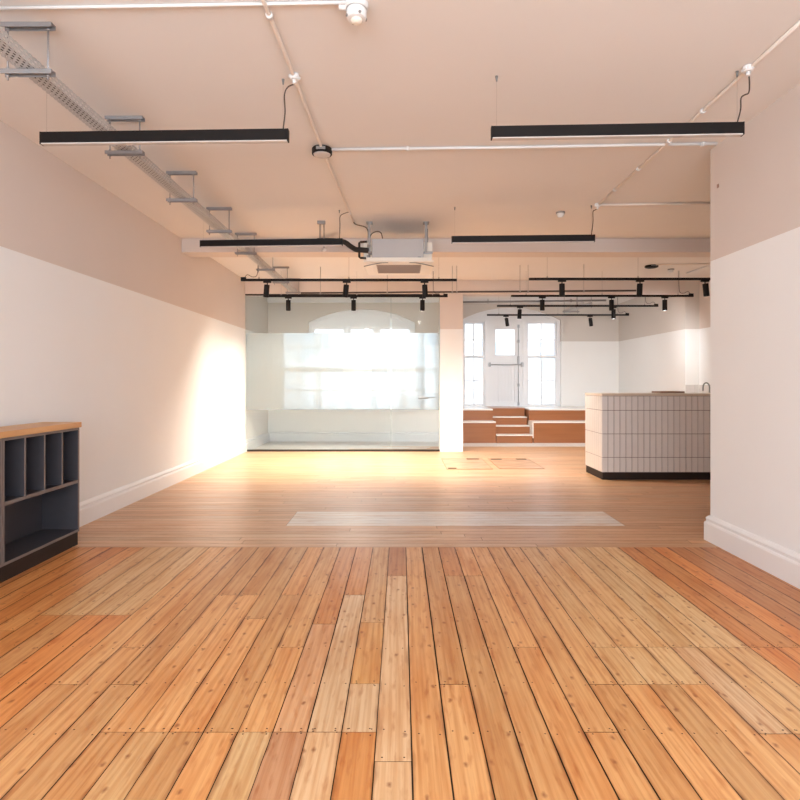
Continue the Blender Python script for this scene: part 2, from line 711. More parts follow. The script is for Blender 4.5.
PW = 0.1235
X0 = -0.088
nails = []
JOIST = [1.02, 1.55, 2.06, 2.385, 2.72, 3.05, 3.386, 3.72, 4.1]
for k in range(-22, 21):
    xa, xb = X0 + k * PW, X0 + (k + 1) * PW
    xa, xb = max(xa, XL), min(xb, XR)
    if xb - xa < 0.01:
        continue
    xm = 0.5 * (xa + xb)
    base = NORM
    if xm < -1.95 or xm > 1.66:
        base = RED if random.random() < 0.75 else BROWN
    elif abs(xm) > 1.3 and random.random() < 0.4:
        base = RED
    # (y0, y1, tone) pieces from far to near
    segs = None
    if k == 0:
        segs = [(3.72, YJ, BROWN), (1.9, 3.72, PALE2), (YB, 1.9, PALE2)]
    elif k == -1:
        segs = [(3.0, YJ, NORM), (2.39, 3.0, (0.63, 0.32, 0.11)), (2.06, 2.39, PALE2), (0.3, 2.06, RED), (YB, 0.3, NORM)]
    elif k == -2:
        segs = [(3.386, YJ, RED), (2.06, 3.386, PALE2), (YB, 2.06, PALE2)]
    elif k == -3:
        segs = [(2.98, YJ, RED), (2.06, 2.98, (0.60, 0.33, 0.165)), (YB, 2.06, (0.60, 0.30, 0.15))]
    elif k in (3, 4):
        segs = [(3.72, YJ, RED if k == 3 else NORM), (1.55, 3.72, NORM), (YB, 1.55, NORM)]
    elif -15 <= k <= -12:
        segs = [(3.095, YJ, PALE), (1.0, 3.095, RED if k != -14 else NORM), (YB, 1.0, NORM)]
    elif k <= -16 and k >= -19:
        segs = [(2.9, YJ, RED), (2.73, 2.9, RED), (YB, 2.73, PALE if k > -19 else RED)]
    elif 8 <= k <= 10:
        segs = [(2.72, YJ, PALE), (2.385, 2.72, PALE), (0.2, 2.385, NORM), (YB, 0.2, NORM)]
    elif 11 <= k <= 13:
        segs = [(2.72, YJ, PALE), (2.05, 2.72, PALE2 if k == 11 else PALE), (YB, 2.05, NORM)]
    elif -8 <= k <= -4:
        a = random.choice([2.72, 3.05, 3.386])
        segs = [(a, YJ, NORM), (2.06, a, NORM), (YB, 2.06, PALE if k in (-4, -7) else NORM)]
    if segs is None:
        ys = [YJ]
        y = YJ
        while y > YB:
            y2 = y - random.uniform(1.2, 3.2)
            near = min(JOIST, key=lambda j: abs(j - y2))
            if abs(near - y2) < 0.4:
                y2 = near
            y = max(y2, YB)
            ys.append(y)
        segs = [(ys[i + 1], ys[i], base) for i in range(len(ys) - 1)]
    for y0, y1, col in segs:
        plank(xa, xb, y0, y1, jit(col, 0.07 if col in (PALE, PALE2) else 0.12),
              gap=0.0012 if col in (PALE,) else random.choice((0.0014, 0.0022, 0.0032) if 0 < k < 9 else (0.0011, 0.0016, 0.0023)))
        for j in JOIST:
            for e in (0.18, 0.82):
                if y0 - 0.02 < j < y1 + 0.02 and j > 1.6:
                    nails.append((xa + (xb - xa) * e + random.uniform(-.006, .006), j + random.uniform(-.02, .02)))
        for e in (0.2, 0.8):
            if y0 > 1.6:
                nails.append((xa + (xb - xa) * e, y0 + 0.02))
# cross boards of the deeper zone
y = YJ
PW2 = 0.092
PATCH = [(5.02, 5.52)]
while y < 12.2:
    y1 = y + PW2
    xmax = XS if y < YG + .2 else XF
    x = XL
    cuts = [XL]
    while x < xmax:
        x += random.uniform(1.4, 3.6)
        cuts.append(min(x, xmax))
    ym = 0.5 * (y + y1)
    if 5.02 < ym < 5.52:
        cuts = [XL, -1.0, 1.95 + random.choice((0, 0.0)), xmax]
    for a, b in zip(cuts, cuts[1:]):
        if b - a < 0.01:
            continue
        col = (0.60, 0.365, 0.205) if random.random() < 0.8 else (0.65, 0.42, 0.245)
        if 5.02 < ym < 5.52 and a == -1.0:
            col = (0.74, 0.68, 0.62)
            plank(a, b, y, y1, jit(col, 0.04), along_y=False, gap=0.0006, mi=3)
            continue
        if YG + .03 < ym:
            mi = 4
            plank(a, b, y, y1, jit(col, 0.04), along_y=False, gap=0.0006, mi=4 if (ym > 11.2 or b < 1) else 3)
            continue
        plank(a, b, y, y1, jit(col, 0.10), along_y=False, gap=0.0012, mi=3)
    y = y1
# threshold strip between the two directions of boards
f = plank(XL, XR, YJ - 0.012, YJ + 0.012, (0.55, 0.33, 0.18, 1), along_y=False, z=0.0015, gap=0.0, mi=3)
# nail heads
for nx, ny in nails:
    vs = [bm.verts.new((nx + 0.0036 * math.cos(t), ny + 0.0036 * math.sin(t), 0.0008)) for t in [2 * math.pi * i / 6 for i in range(6)]]
    f = bm.faces.new(vs)
    f.material_index = 2
# dark void below the gaps
for (xa, xb, ya, yb) in ((XL, XR, YB, YW), (XL, XS, YW, YD + .1)):
    vs = [bm.verts.new(p) for p in ((xa, ya, -0.012), (xb, ya, -0.012), (xb, yb, -0.012), (xa, yb, -0.012))]
    f = bm.faces.new(vs)
    f.material_index = 1
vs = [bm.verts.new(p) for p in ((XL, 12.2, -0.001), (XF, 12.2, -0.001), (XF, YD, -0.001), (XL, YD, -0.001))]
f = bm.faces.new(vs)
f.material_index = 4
# a solid slab underneath
box(bm, XL - .15, XS + .15, YB - .15, YD + .3, -0.12, -0.013)
for f in bm.faces:
    if f.normal.z < 0:
        f.normal_flip()
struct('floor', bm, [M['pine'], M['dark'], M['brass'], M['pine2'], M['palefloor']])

# ------------------------------------------------------------------ walls and ceiling
bm = nb()
box(bm, XL - .15, XS + .3, YB - .15, YD + .3, ZC, ZC + .15)
struct('ceiling', bm, M['ceil'])

bm = nb()
box(bm, XL - .15, XL, YB - .15, YG - 0.0, 0, ZC)
struct('wall_left', bm, M['wall'])
bm = nb()
box(bm, XL - .15, XL, YG, YD + .3, 0, ZC)
struct('wall_left_bay', bm, M['farwall'])
bm = nb()
box(bm, XR, XR + .16, YB - .15, YW, 0, ZC)
struct('wall_right', bm, M['wall'])
bm = nb()
box(bm, XR + .16, XS + .15, YW - .16, YW, 0, ZC)
struct('wall_return', bm, M['wall'])
bm = nb()
box(bm, XS, XS + .15, YW, YG, 0, ZC)
struct('wall_side', bm, M['wall'])
bm = nb()
box(bm, XF, XS + .15, YG, YD + .3, 0, ZC)
struct('wall_side_street', bm, M['farwall'])
# wall behind the camera with three unseen window openings added for daylight
bm = nb()
edges = [XL, -2.35, -1.15, -0.6, 0.6, 0.95, 2.15, XR]
for i in range(0, len(edges), 2):
    box(bm, edges[i], edges[i + 1], YB - .15, YB, 0, ZC)
for i in range(1, len(edges) - 1, 2):
    box(bm, edges[i], edges[i + 1], YB - .15, YB, 0, 0.7)
    box(bm, edges[i], edges[i + 1], YB - .15, YB, 2.8, ZC)
struct('wall_rear', bm, M['wall'])


def arch_wall(x0, x1, y0, y1, ax0, ax1, zsill, zspring, zcrown, m, n=24):
    """Wall with one segmental-arched opening."""
    bm = nb()
    box(bm, x0, ax0, y0, y1, 0, ZC)
    box(bm, ax1, x1, y0, y1, 0, ZC)
    if zsill > 0.01:
        box(bm, ax0, ax1, y0, y1, 0, zsill)
    pts = arch_pts(ax0, ax1, zspring, zcrown, n)
    for (xa, za), (xb, zb) in zip(pts, pts[1:]):
        v = [bm.verts.new(p) for p in ((xa, y0, za), (xb, y0, zb), (xb, y0, ZC), (xa, y0, ZC),
                                       (xa, y1, za), (xb, y1, zb), (xb, y1, ZC), (xa, y1, ZC))]
        for q in ((0, 1, 2, 3), (7, 6, 5, 4), (0, 4, 5, 1)):
            bm.faces.new([v[i] for i in q])
    return bm


def arch_pts(ax0, ax1, zs, zc, n=24):
    w, r = (ax1 - ax0) / 2, zc - zs
    R = (w * w + r * r) / (2 * r)
    cx, cz = (ax0 + ax1) / 2, zc - R
    a0 = math.asin(w / R)
    return [(cx + R * math.sin(-a0 + 2 * a0 * i / n), cz + R * math.cos(-a0 + 2 * a0 * i / n)) for i in range(n + 1)]


A0, A1, AS, ACR, ASILL = P(308, 0, YA).x, P(415, 0, YA).x, 2.51, 2.79, 0.66
bm = arch_wall(XL, 1.02, YA, YA + .25, A0, A1, ASILL, AS, ACR, M['farwall'])
struct('wall_bay', bm, M['farwall'])
D0, D1, DS, DCR, DZ = P(461, 0, YD).x, P(561, 0, YD).x, 2.70, 3.0, 0.68
bm = arch_wall(1.02, XF + .1, YD, YD + .25, D0, D1, DZ, DS, DCR, M['farwall'])
struct('wall_street', bm, M['farwall'])
bm = nb()
box(bm, 0.86, 1.02, YA + .0, YD + .25, 0, ZC)
struct('wall_bay_return', bm, M['farwall'])
# white bulkhead along the head of the bay
bm = nb()
box(bm, XL, 0.86, YA - .06, YA, ZC - .16, ZC)
struct('trim_3', bm, M['white'], bevel=0.006)

# beam, lintel, column
bm = nb()
box(bm, XL, XS, 7.36, 7.66, ZB, ZC)
struct('trim_1', bm, M['wall'], bevel=0.004)
bm = nb()
box(bm, XL, XF, YG, YG + .3, ZLN, ZC)
struct('trim_2', bm, M['wall'], bevel=0.004)
bm = nb()
box(bm, P(440, 0, YG).x, P(463, 0, YG).x, YG, YG + .3, 0, ZLN)
struct('column', bm, M['wall'], bevel=0.004)


# baseboards: moulded section swept along the wall
SECT = [(0, 0), (.034, 0), (.034, .135), (.030, .148), (.022, .152), (.022, .165), (.026, .172), (.022, .182), (.010, .196), (0, .2)]


def baseboard(name, path):
    """path: list of ((x, y), (nx, ny)) - point on the wall and the direction out of the wall."""
    bm = nb()
    rings = []
    for (px_, py_), (nx, ny) in path:
        rings.append([bm.verts.new((px_ + nx * d, py_ + ny * d, z)) for d, z in SECT])
    for a, b in zip(rings, rings[1:]):
        for i in range(len(SECT)):
            j = (i + 1) % len(SECT)
            bm.faces.new((a[i], a[j], b[j], b[i]))
    bm.faces.new(rings[0])
    bm.faces.new(rings[-1][::-1])
    struct(name, bm, M['white'])


baseboard('baseboard_left', [((XL, YB), (1, 0)), ((XL, YA), (1, 0))])
baseboard('baseboard_right', [((XR, YB), (-1, 0)), ((XR, YW), (-1, 1)), ((XR + 2.9, YW), (0, 1))])
baseboard('baseboard_bay', [((XL + .04, YA), (0, -1)), ((0.86, YA), (0, -1))])

# ------------------------------------------------------------------ windows and street door
FRM = .05


def arch_frame(bm, ax0, ax1, zb, zs, zc, y0, y1, w):
    """Frame that follows the arched opening."""
    outer = [(ax0, zb)] + arch_pts(ax0, ax1, zs, zc) + [(ax1, zb)]
    inner = [(ax0 + w, zb)] + arch_pts(ax0 + w, ax1 - w, zs - w * .6, zc - w) + [(ax1 - w, zb)]
    for i in range(len(outer) - 1):
        (xa, za), (xb, zb_) = outer[i], outer[i + 1]
        (xc, zc_), (xd, zd) = inner[i], inner[i + 1]
        v = [bm.verts.new(p) for p in ((xa, y0, za), (xb, y0, zb_), (xd, y0, zd), (xc, y0, zc_),
                                       (xa, y1, za), (xb, y1, zb_), (xd, y1, zd), (xc, y1, zc_))]
        for q in ((0, 1, 2, 3), (7, 6, 5, 4), (3, 2, 6, 7), (0, 4, 5, 1)):
            bm.faces.new([v[k] for k in q])


def arch_panel(bm, ax0, ax1, zb, zs, zc, y):
    pts = [(ax0, zb)] + arch_pts(ax0, ax1, zs, zc) + [(ax1, zb)]
    bm.faces.new([bm.verts.new((x, y, z)) for x, z in pts])


def sash(parent, x0, x1, z0, z1, y, cols, rows, bar=.022, frame=.05, d=.05):
    bm = nb()
    box(bm, x0, x0 + frame, y, y + d, z0, z1)
    box(bm, x1 - frame, x1, y, y + d, z0, z1)
    box(bm, x0 + frame, x1 - frame, y, y + d, z0, z0 + frame)
    box(bm, x0 + frame, x1 - frame, y, y + d, z1 - frame, z1)
    for i in range(1, cols):
        xx = x0 + (x1 - x0) * i / cols
        box(bm, xx - bar / 2, xx + bar / 2, y + .01, y + d - .01, z0 + frame, z1 - frame)
    for j in range(1, rows):
        zz = z0 + (z1 - z0) * j / rows
        box(bm, x0 + frame, x1 - frame, y + .012, y + d - .012, zz - bar / 2, zz + bar / 2)
    s = struct('sash', bm, M['white'], parent=parent)
    bm = nb()
    box(bm, x0 + frame * .5, x1 - frame * .5, y + d / 2 - .003, y + d / 2 + .003, z0 + frame * .5, z1 - frame * .5)
    obj('pane', bm, M['pane'], s)
    return s


# window of the left bay
w1 = bpy.data.objects.new('window_1', None)
w1.location = ((A0 + A1) / 2, YA + .1, ASILL)
w1['kind'] = 'structure'
COL.objects.link(w1)
bm = nb()
arch_frame(bm, A0, A1, ASILL, AS, ACR, YA + .10, YA + .18, .07)
zt = 2.42
box(bm, A0 + .06, A1 - .06, YA + .107, YA + .17, zt, zt + .07)
for xx in (A0 + (A1 - A0) * .36, A0 + (A1 - A0) * .64):
    box(bm, xx - .035, xx + .035, YA + .10, YA + .17, ASILL, zt)
arch_panel(bm, A0 + .03, A1 - .03, zt + .05, AS - .02, ACR - .03, YA + .14)
struct('window_frame', bm, M['white'], parent=w1)
bm = nb()
box(bm, A0 - .04, A1 + .04, YA - .06, YA + .1, ASILL - .04, ASILL)
struct('window_sill', bm, M['white'], parent=w1, bevel=.004)
xs = [A0 + .07, A0 + (A1 - A0) * .36, A0 + (A1 - A0) * .64, A1 - .07]
for i in range(3):
    a, b = xs[i] + (.035 if i else 0), xs[i + 1] - (.035 if i < 2 else 0)
    sash(w1, a, b, ASILL, 1.50, YA + .12, 2, 2)
    sash(w1, a, b, 1.50, zt, YA + .14, 2 if i != 1 else 3, 2)

# street end: arched opening with two sash windows and a door between them
w2 = bpy.data.objects.new('window_2', None)
w2.location = ((D0 + D1) / 2, YD + .1, DZ)
w2['kind'] = 'structure'
COL.objects.link(w2)
zh = P(0, 321, YD).z
xdl, xdr = P(487.5, 0, YD).x, P(525.5, 0, YD).x
bm = nb()
arch_frame(bm, D0, D1, DZ, DS, DCR, YD + .08, YD + .18, .07)
box(bm, D0 + .06, D1 - .06, YD + .088, YD + .17, zh, zh + .06)
arch_panel(bm, D0 + .03, D1 - .03, zh - .03, DS - .02, DCR - .03, YD + .13)
for xx in (xdl, xdr):
    box(bm, xx - .045, xx + .045, YD + .06, YD + .178, DZ, zh + .03)
struct('window_frame', bm, M['doorwhite'], parent=w2)
zm = P(0, 356.5, YD).z
for xa, xb in ((D0 + .06, xdl - .045), (xdr + .045, D1 - .06)):
    sash(w2, xa, xb, DZ + .0, zm + .03, YD + .10, 2, 2, bar=.028)
    sash(w2, xa, xb, zm - .03, zh, YD + .155, 2, 2, bar=.028)

d1 = bpy.data.objects.new('door_1', None)
d1.location = (P(505, 0, YD).x, YD + .1, DZ)
d1['kind'] = 'structure'
COL.objects.link(d1)
xa, xb = xdl + .045, xdr - .045
gx0, gx1 = P(496, 0, YD).x, P(515.5, 0, YD).x
gz0, gz1 = P(0, 355, YD).z, P(0, 329, YD).z
bm = nb()
y0, y1 = YD + .085, YD + .13
box(bm, xa, gx0, y0, y1, DZ, zh)
box(bm, gx1, xb, y0, y1, DZ, zh)
box(bm, gx0, gx1, y0, y1, gz1, zh)
pz1, pz0 = P(0, 365, YD).z, P(0, 402, YD).z
box(bm, gx0, gx1, y0, y1, pz1, gz0)
box(bm, gx0, gx1, y0, y1, DZ, pz0)
leaf = struct('door_leaf', bm, M['doorwhite'], parent=d1)
bm = nb()
nbd = 6
for i in range(nbd):
    a = gx0 + (gx1 - gx0) * i / nbd
    b = gx0 + (gx1 - gx0) * (i + 1) / nbd
    box(bm, a + .003, b - .003, y0 + .018, y1 - .008, pz0, pz1)
box(bm, gx0, gx1, y1 - .007, y1, pz0, pz1)
obj('boarded_panel', bm, M['doorwhite'], d1)
bm = nb()
box(bm, gx0, gx1, y0 + .018, y0 + .024, gz0, gz1)
obj('door_pane', bm, M['pane'], d1)
bm = nb()
zb_ = P(0, 364.5, YD).z
cyl(bm, (xa - .02, y0 - .05, zb_), (xb, y0 - .05, zb_), .011, n=10)
for xx in (xa + .0, xb - .03):
    box(bm, xx - .015, xx + .035, y0 - .065, y0, zb_ - .05, zb_ + .05)
obj('push_bar', bm, M['ironmongery'], d1)
bm = nb()
xv = P(519, 0, YD).x
cyl(bm, (xv, y0 - .03, P(0, 405, YD).z), (xv, y0 - .03, P(0, 325, YD).z), .009, n=10)
for py_ in (326, 341, 360, 385, 404):
    zz = P(0, py_, YD).z
    hh = .09 if py_ == 360 else .035
    box(bm, xv - .02, xv + .02, y0 - .05, y0, zz - hh, zz + hh)
obj('vertical_bolt', bm, M['ironmongery'], d1)

# street outside: pavement and a pale building across the road
bm = nb()
box(bm, -16, 20, YD + .35, 40, 0.45, 0.55)
pv = struct('street', bm, M['pave'])
bd = thing('building', 'pale rendered building across the street, seen through the arched windows', 'building', (2, 28, .55))
bm = nb()
box(bm, -14, 18, 28, 34, .55, 7.2)
obj('wall', bm, M['facade'], bd)
bm = nb()
box(bm, -14.2, 18.2, 27.8, 34.2, 7.2, 7.5)
obj('cornice', bm, M['facade'], bd)
for i in range(11):
    for z0 in (1.5, 4.4):
        bm = nb()
        xx = -12.4 + i * 2.8
        box(bm, xx - .55, xx + .55, 27.95, 28.05, z0, z0 + 1.7)
        fr = obj('window', bm, M['facadeglass'], bd)

# ------------------------------------------------------------------ glass partition
gx0, gx1 = XL + .002, P(440, 0, YG).x - .002
gy = YG + .03
xj = P(391, 0, gy).x
gp = thing('glass_partition', 'floor-to-lintel clear glass partition with a frosted band, left of the column', 'glass partition',
           ((gx0 + gx1) / 2, gy, 0))
bm = nb()
box(bm, gx0, xj - .004, gy - .005, gy + .005, .03, ZLN - .03)
p1 = obj('glass_panel', bm, M['glass'], gp)
bm = nb()
box(bm, xj + .004, gx1, gy - .005, gy + .005, .03, ZLN - .03)
p2 = obj('glass_door', bm, M['glass'], gp)
fz0, fz1 = P(0, 410, gy).z, P(0, 333, gy).z
bm = nb()
sheet(bm, gx0 + .01, xj - .01, gy + .0062, fz0, fz1)
obj('frosted_film', bm, M['film'], p1, recalc=False)
bm = nb()
sheet(bm, xj + .01, gx1 - .01, gy + .0062, fz0, fz1)
obj('frosted_film', bm, M['film'], p2, recalc=False)
bm = nb()
hz = P(0, 397.5, gy).z
hx = P(423, 0, gy).x
cyl(bm, (hx - .08, gy - .055, hz), (hx + .10, gy - .055, hz - .003), .016, n=12)
cyl(bm, (hx + .10, gy - .055, hz), (hx + .22, gy - .055, hz), .008, n=10)
cyl(bm, (hx - .05, gy - .055, hz), (hx - .05, gy - .004, hz), .012, n=10)
box(bm, hx - .09, hx - .01, gy - .012, gy - .0055, hz - .05, hz + .05)
obj('door_handle', bm, M['grmetal'], p2, bevel=.002)
for xe in (xj, gx1 - .006):
    bm = nb()
    box(bm, xe - .0035, xe + .0035, gy - .006, gy + .006, .036, ZLN - .036)
    obj('edge_seal', bm, M['seal'], gp)
bm = nb()
box(bm, gx0, gx1, gy - .02, gy + .02, 0.0, .035)
obj('floor_channel', bm, M['dark'], gp)
bm = nb()
box(bm, gx0, gx1, gy - .02, gy + .02, ZLN - .022, ZLN)
obj('head_channel', bm, M['black'], gp)

# ------------------------------------------------------------------ stepped wooden platform
YP = 11.82
ZT, ZU = .44, .68
SX0, SX1 = 1.95, 2.69
PX0, PX1 = 1.024, XF - .004
pl = thing('wooden_platform', 'two-tier orange-brown wooden platform below the street door and windows', 'platform', (2.6, YP, 0))


def tier(name, x0, x1, y0, y1, z1):
    bm = nb()
    box(bm, x0, x1, y0, y1, 0, z1 - .03)
    t = obj(name, bm, M['ply'], pl)
    bm = nb()
    box(bm, x0, x1, y0 - .012, y1, z1 - .03, z1)
    obj('tread', bm, M['paleedge'], t, bevel=.003)
    return t


tier('seat_tier', PX0, SX0 - .006, YP, YP + .398, ZT)
tier('seat_tier', SX1 + .026, PX1, YP, YP + .398, ZT)
tier('upper_tier', PX0, SX0 - .006, YP + .40, YD - .002, ZU)
tier('upper_tier', SX1 + .026, PX1, YP + .40, YD - .002, ZU)
for i, (ya, zt_) in enumerate(((YP - .02, .17), (YP + .24, .34), (YP + .48, .51))):
    bm = nb()
    box(bm, SX0, SX1, ya, YD - .01, (0, .17, .34)[i], zt_ - .022)
    s = obj('step', bm, M['ply'], pl)
    bm = nb()
    box(bm, SX0, SX1, ya - .012, ya + .26, zt_ - .022, zt_)
    obj('tread', bm, M['paleedge'], s, bevel=.003)
bm = nb()
box(bm, SX0, SX1, YP + .72, YD - .01, .51, ZU)
obj('top_step', bm, M['ply'], pl)
bm = nb()
box(bm, SX1 + .002, SX1 + .022, YP - .012, YP + .40, 0.1, ZT)
obj('cheek', bm, M['paleedge'], pl)

# ------------------------------------------------------------------ tiled counter
CX0, CX1, CY0, CY1, CZ = P(602, 0, 7.36).x, XS - .3, 7.36, 8.03, 1.10
ct = thing('counter', 'long service counter clad in pale vertical tiles with dark plinth', 'counter', (3.8, 7.7, 0))
bm = nb()
box(bm, CX0 + .012, CX1, CY0 + .012, CY1, .095, CZ - .028)
obj('carcass', bm, M['grout'], ct)
bm = nb()
box(bm, CX0 + .012, CX1, CY0 + .012, CY1, 0, .095)
obj('plinth', bm, M['plinth'], ct)
rows = [(.098, .288), (.288, .588), (.588, .888), (.888, 1.071)]
g = .0032
gv = .0040
bm = nb()
x = CX0
while x < CX1 - .01:
    x1 = min(x + .0765, CX1)
    for z0, z1 in rows:
        box(bm, x + gv, x1 - gv, CY0, CY0 + .011, z0 + g, z1 - g)
    x = x1
obj('front_tiles', bm, M['tile'], ct)
bm = nb()
y = CY0 + .0115
while y < CY1 - .01:
    y1 = min(y + .0765, CY1)
    for z0, z1 in rows:
        box(bm, CX0, CX0 + .011, y + gv, y1 - gv, z0 + g, z1 - g)
    y = y1
obj('side_tiles', bm, M['tile'], ct)
bm = nb()
box(bm, CX0 - .004, CX1, CY0 - .004, CY1 + .004, CZ - .028, CZ)
obj('worktop', bm, M['stone'], ct, bevel=.003)

# board lying on the counter, back unit with splashback and tap behind it
bm = nb()
p = P(656, 0, 7.85)
q = P(680, 0, 7.85)
box(bm, p.x, q.x, 7.72, 7.99, CZ, CZ + .026)
tag(obj('board', bm, M['boardbrown'], None, loc=((p.x + q.x) / 2, 7.85, CZ), bevel=.003),
    'thin brown board lying flat on the tiled counter top', 'board')
bu = thing('back_counter', 'low kitchen back counter along the side wall behind the tiled counter', 'kitchen counter', (XS - .3, 9.3, 0))
bm = nb()
box(bm, XS - .60, XS - .012, 8.4, YG - .02, .1, .88)
obj('carcass', bm, M['white'], bu)
bm = nb()
box(bm, XS - .56, XS - .012, 8.4, YG - .02, 0, .1)
obj('plinth', bm, M['plinth'], bu)
bm = nb()
box(bm, XS - .63, XS - .012, 8.38, YG - .004, .88, .92)
obj('worktop', bm, M['stone'], bu, bevel=.003)
bm = nb()
box(bm, XF + .002, XS - .02, YG - .003, YG - .001, .92, 1.2)
for i in range(3):
    box(bm, XS - .245 + i * .0765, XS - .245 + (i + 1) * .0765 - .004, YG - .012, YG - .001, .92, 1.2)
y = YG - .02
while y > 8.45:
    box(bm, XS - .012, XS - .001, y - .0725, y, .92, 1.2)
    y -= .0765
obj('splashback', bm, M['tile'], bu)
tp = thing('tap', 'dark gooseneck tap on the back counter by the side wall', 'tap', (XS - .22, 9.8, .921))
bx, by = P(709.5, 0, 9.8).x, 9.8
bm = nb()
pts = [(bx, by, .92), (bx, by, 1.16)] + [(bx - .055 + .055 * math.cos(a), by, 1.16 + .055 * math.sin(a) * 1.4)
                                        for a in [math.pi * i / 8 for i in range(1, 9)]] + [(bx - .11, by, 1.10)]
tube(bm, pts, .012, 10)
obj('spout', bm, M['grmetal'], tp)
bm = nb()
cyl(bm, (bx, by, .92), (bx, by, .95), .026, .022)
obj('base_collar', bm, M['grmetal'], tp)
bm = nb()
cyl(bm, (bx, by - .02, .97), (bx, by - .09, 1.0), .008)
obj('lever', bm, M['grmetal'], tp)

# ------------------------------------------------------------------ shelf unit on the left


def shelf_unit(y0, y1, label):
    x0, x1 = XL + .036, -2.475
    u = thing('shelf_unit', label, 'shelf unit', ((x0 + x1) / 2, (y0 + y1) / 2, 0), 'low shelf units on the left wall')
    t = .018
    zb, zt_ = .103, .90
    zs = .488
    bm = nb()
    box(bm, x0, x1 - .012, y0, y1, 0, zb)
    obj('plinth', bm, M['plinth'], u)
    bm = nb()
    box(bm, x0, x0 + .012, y0, y1, zb, zt_)
    obj('back_panel', bm, M['carcass'], u)

    def panel(name, a, b, c, d, e, f):
        bm = nb()
        box(bm, a, b - .0015, c, d, e, f)
        o = obj(name, bm, M['carcass'], u)
        bm = nb()
        box(bm, b - .0014, b, c, d, e, f)
        obj('edge_band', bm, M['edge'], o)
    panel('side_panel', x0 + .0125, x1, y0, y0 + t, zb, zt_)
    panel('side_panel', x0 + .0125, x1, y1 - t, y1, zb, zt_)
    panel('bottom_panel', x0 + .0125, x1, y0 + t, y1 - t, zb, zb + t)
    panel('top_panel', x0 + .0125, x1, y0 + t, y1 - t, zt_ - t, zt_)
    panel('shelf', x0 + .0125, x1 - .002, y0 + t, y1 - t, zs - .012, zs + .012)
    for i in range(1, 4):
        yy = y0 + t / 2 + (y1 - y0 - t) * i / 4
        panel('divider', x0 + .0125, x1 - .002, yy - .008, yy + .008, zs + .012, zt_ - t)
    return u


shelf_unit(3.585, 4.44, 'charcoal shelf unit with four narrow slots above one open bay, nearest the pale board patch')
shelf_unit(2.728, 3.583, 'charcoal shelf unit cut off by the left edge of the photo')
bm = nb()
box(bm, XL + .036, -2.463, 2.72, 4.452, .902, .942)
tag(obj('shelf_worktop', bm, M['oak'], None, loc=(-2.62, 3.6, .902), bevel=.003),
    'long orange oak worktop lying across the charcoal shelf units', 'worktop')

# ------------------------------------------------------------------ floor hatches
def hatch(label, x0, x1, y0, y1, slots):
    h = thing('floor_hatch', label, 'floor hatch', ((x0 + x1) / 2, (y0 + y1) / 2, 0), 'floor hatches by the column')
    hb = nb()
    u_ = hb.loops.layers.uv.new('UVMap')
    t_ = hb.loops.layers.float_color.new('tone')
    for f in box(hb, x0, x1, y0, y1, .0005, .004):
        for l in f.loops:
            l[u_].uv = (l.vert.co.x + 5, l.vert.co.y)
            l[t_] = (0.60, .39, .225, 1)
    obj('cover_panel', hb, M['pine2'], h)
    hb = nb()
    w = .006
    box(hb, x0 - w, x1 + w, y0 - w, y0, .0005, .006)
    box(hb, x0 - w, x1 + w, y1, y1 + w, .0005, .006)
    box(hb, x0 - w, x0, y0, y1, .0005, .006)
    box(hb, x1, x1 + w, y0, y1, .0005, .006)
    obj('rim', hb, M['rimwood'], h)
    for (a, b, yy) in slots:
        hb = nb()
        box(hb, a, b, yy - .035, yy + .035, .004, .008)
        obj('finger_slot', hb, M['dark'], h)
    return h


hatch('flush floor hatch in front of the column, left of the other hatch', .66, 1.31, 8.26, 9.40,
      [(1.06, 1.26, 9.33), (.68, .80, 8.33)])
hatch('flush floor hatch nearer the tiled counter', 1.42, 2.06, 8.30, 9.38, [(1.45, 1.62, 9.31), (1.86, 2.02, 9.31)])

# ------------------------------------------------------------------ ceiling: cable tray on trapeze brackets
TZ = 2.845
TX = -1.907


def tray_mesh(xc, half, y0, y1, z, side):
    bm = nb()
    uvl_ = bm.loops.layers.uv.new('UVMap')
    prof = [(-half + .012, z + side), (-half, z + side), (-half, z), (half, z), (half, z + side), (half - .012, z + side)]
    s = [0]
    for a, b in zip(prof, prof[1:]):
        s.append(s[-1] + math.hypot(b[0] - a[0], b[1] - a[1]))
    for i in range(len(prof) - 1):
        (xa, za), (xb, zb) = prof[i], prof[i + 1]
        vs = [bm.verts.new(p) for p in ((xc + xa, y0, za), (xc + xb, y0, zb), (xc + xb, y1, zb), (xc + xa, y1, za))]
        f = bm.faces.new(vs)
        for l, (u, v) in zip(f.loops, ((y0, s[i]), (y0, s[i + 1]), (y1, s[i + 1]), (y1, s[i]))):
            l[uvl_].uv = (u, v)
    return bm


def tray_obj(name, parent, *a):
    o = obj(name, tray_mesh(*a), M['tray'], parent)
    sd = o.modifiers.new('solid', 'SOLIDIFY')
    sd.thickness = .0016
    return o


tr = thing('cable_tray', 'long perforated galvanised cable tray running into the room along the left', 'cable tray', (TX, 6, TZ))
tray_obj('tray', tr, TX, .048, .3, 10.48, TZ, .05)
bm = nb()
for i, dx in enumerate((-.028, -.012, .004, .019)):  # dark cables added so the tray slots look shaded
    cyl(bm, (TX + dx, .35, TZ + .012), (TX + dx, 10.4, TZ + .012), .0075, n=8)
tag(obj('slot_shade_cables', bm, M['cord'], None, loc=(TX, 6, TZ)), 'dark cables added in the perforated tray on the left to darken its slots', 'cables')


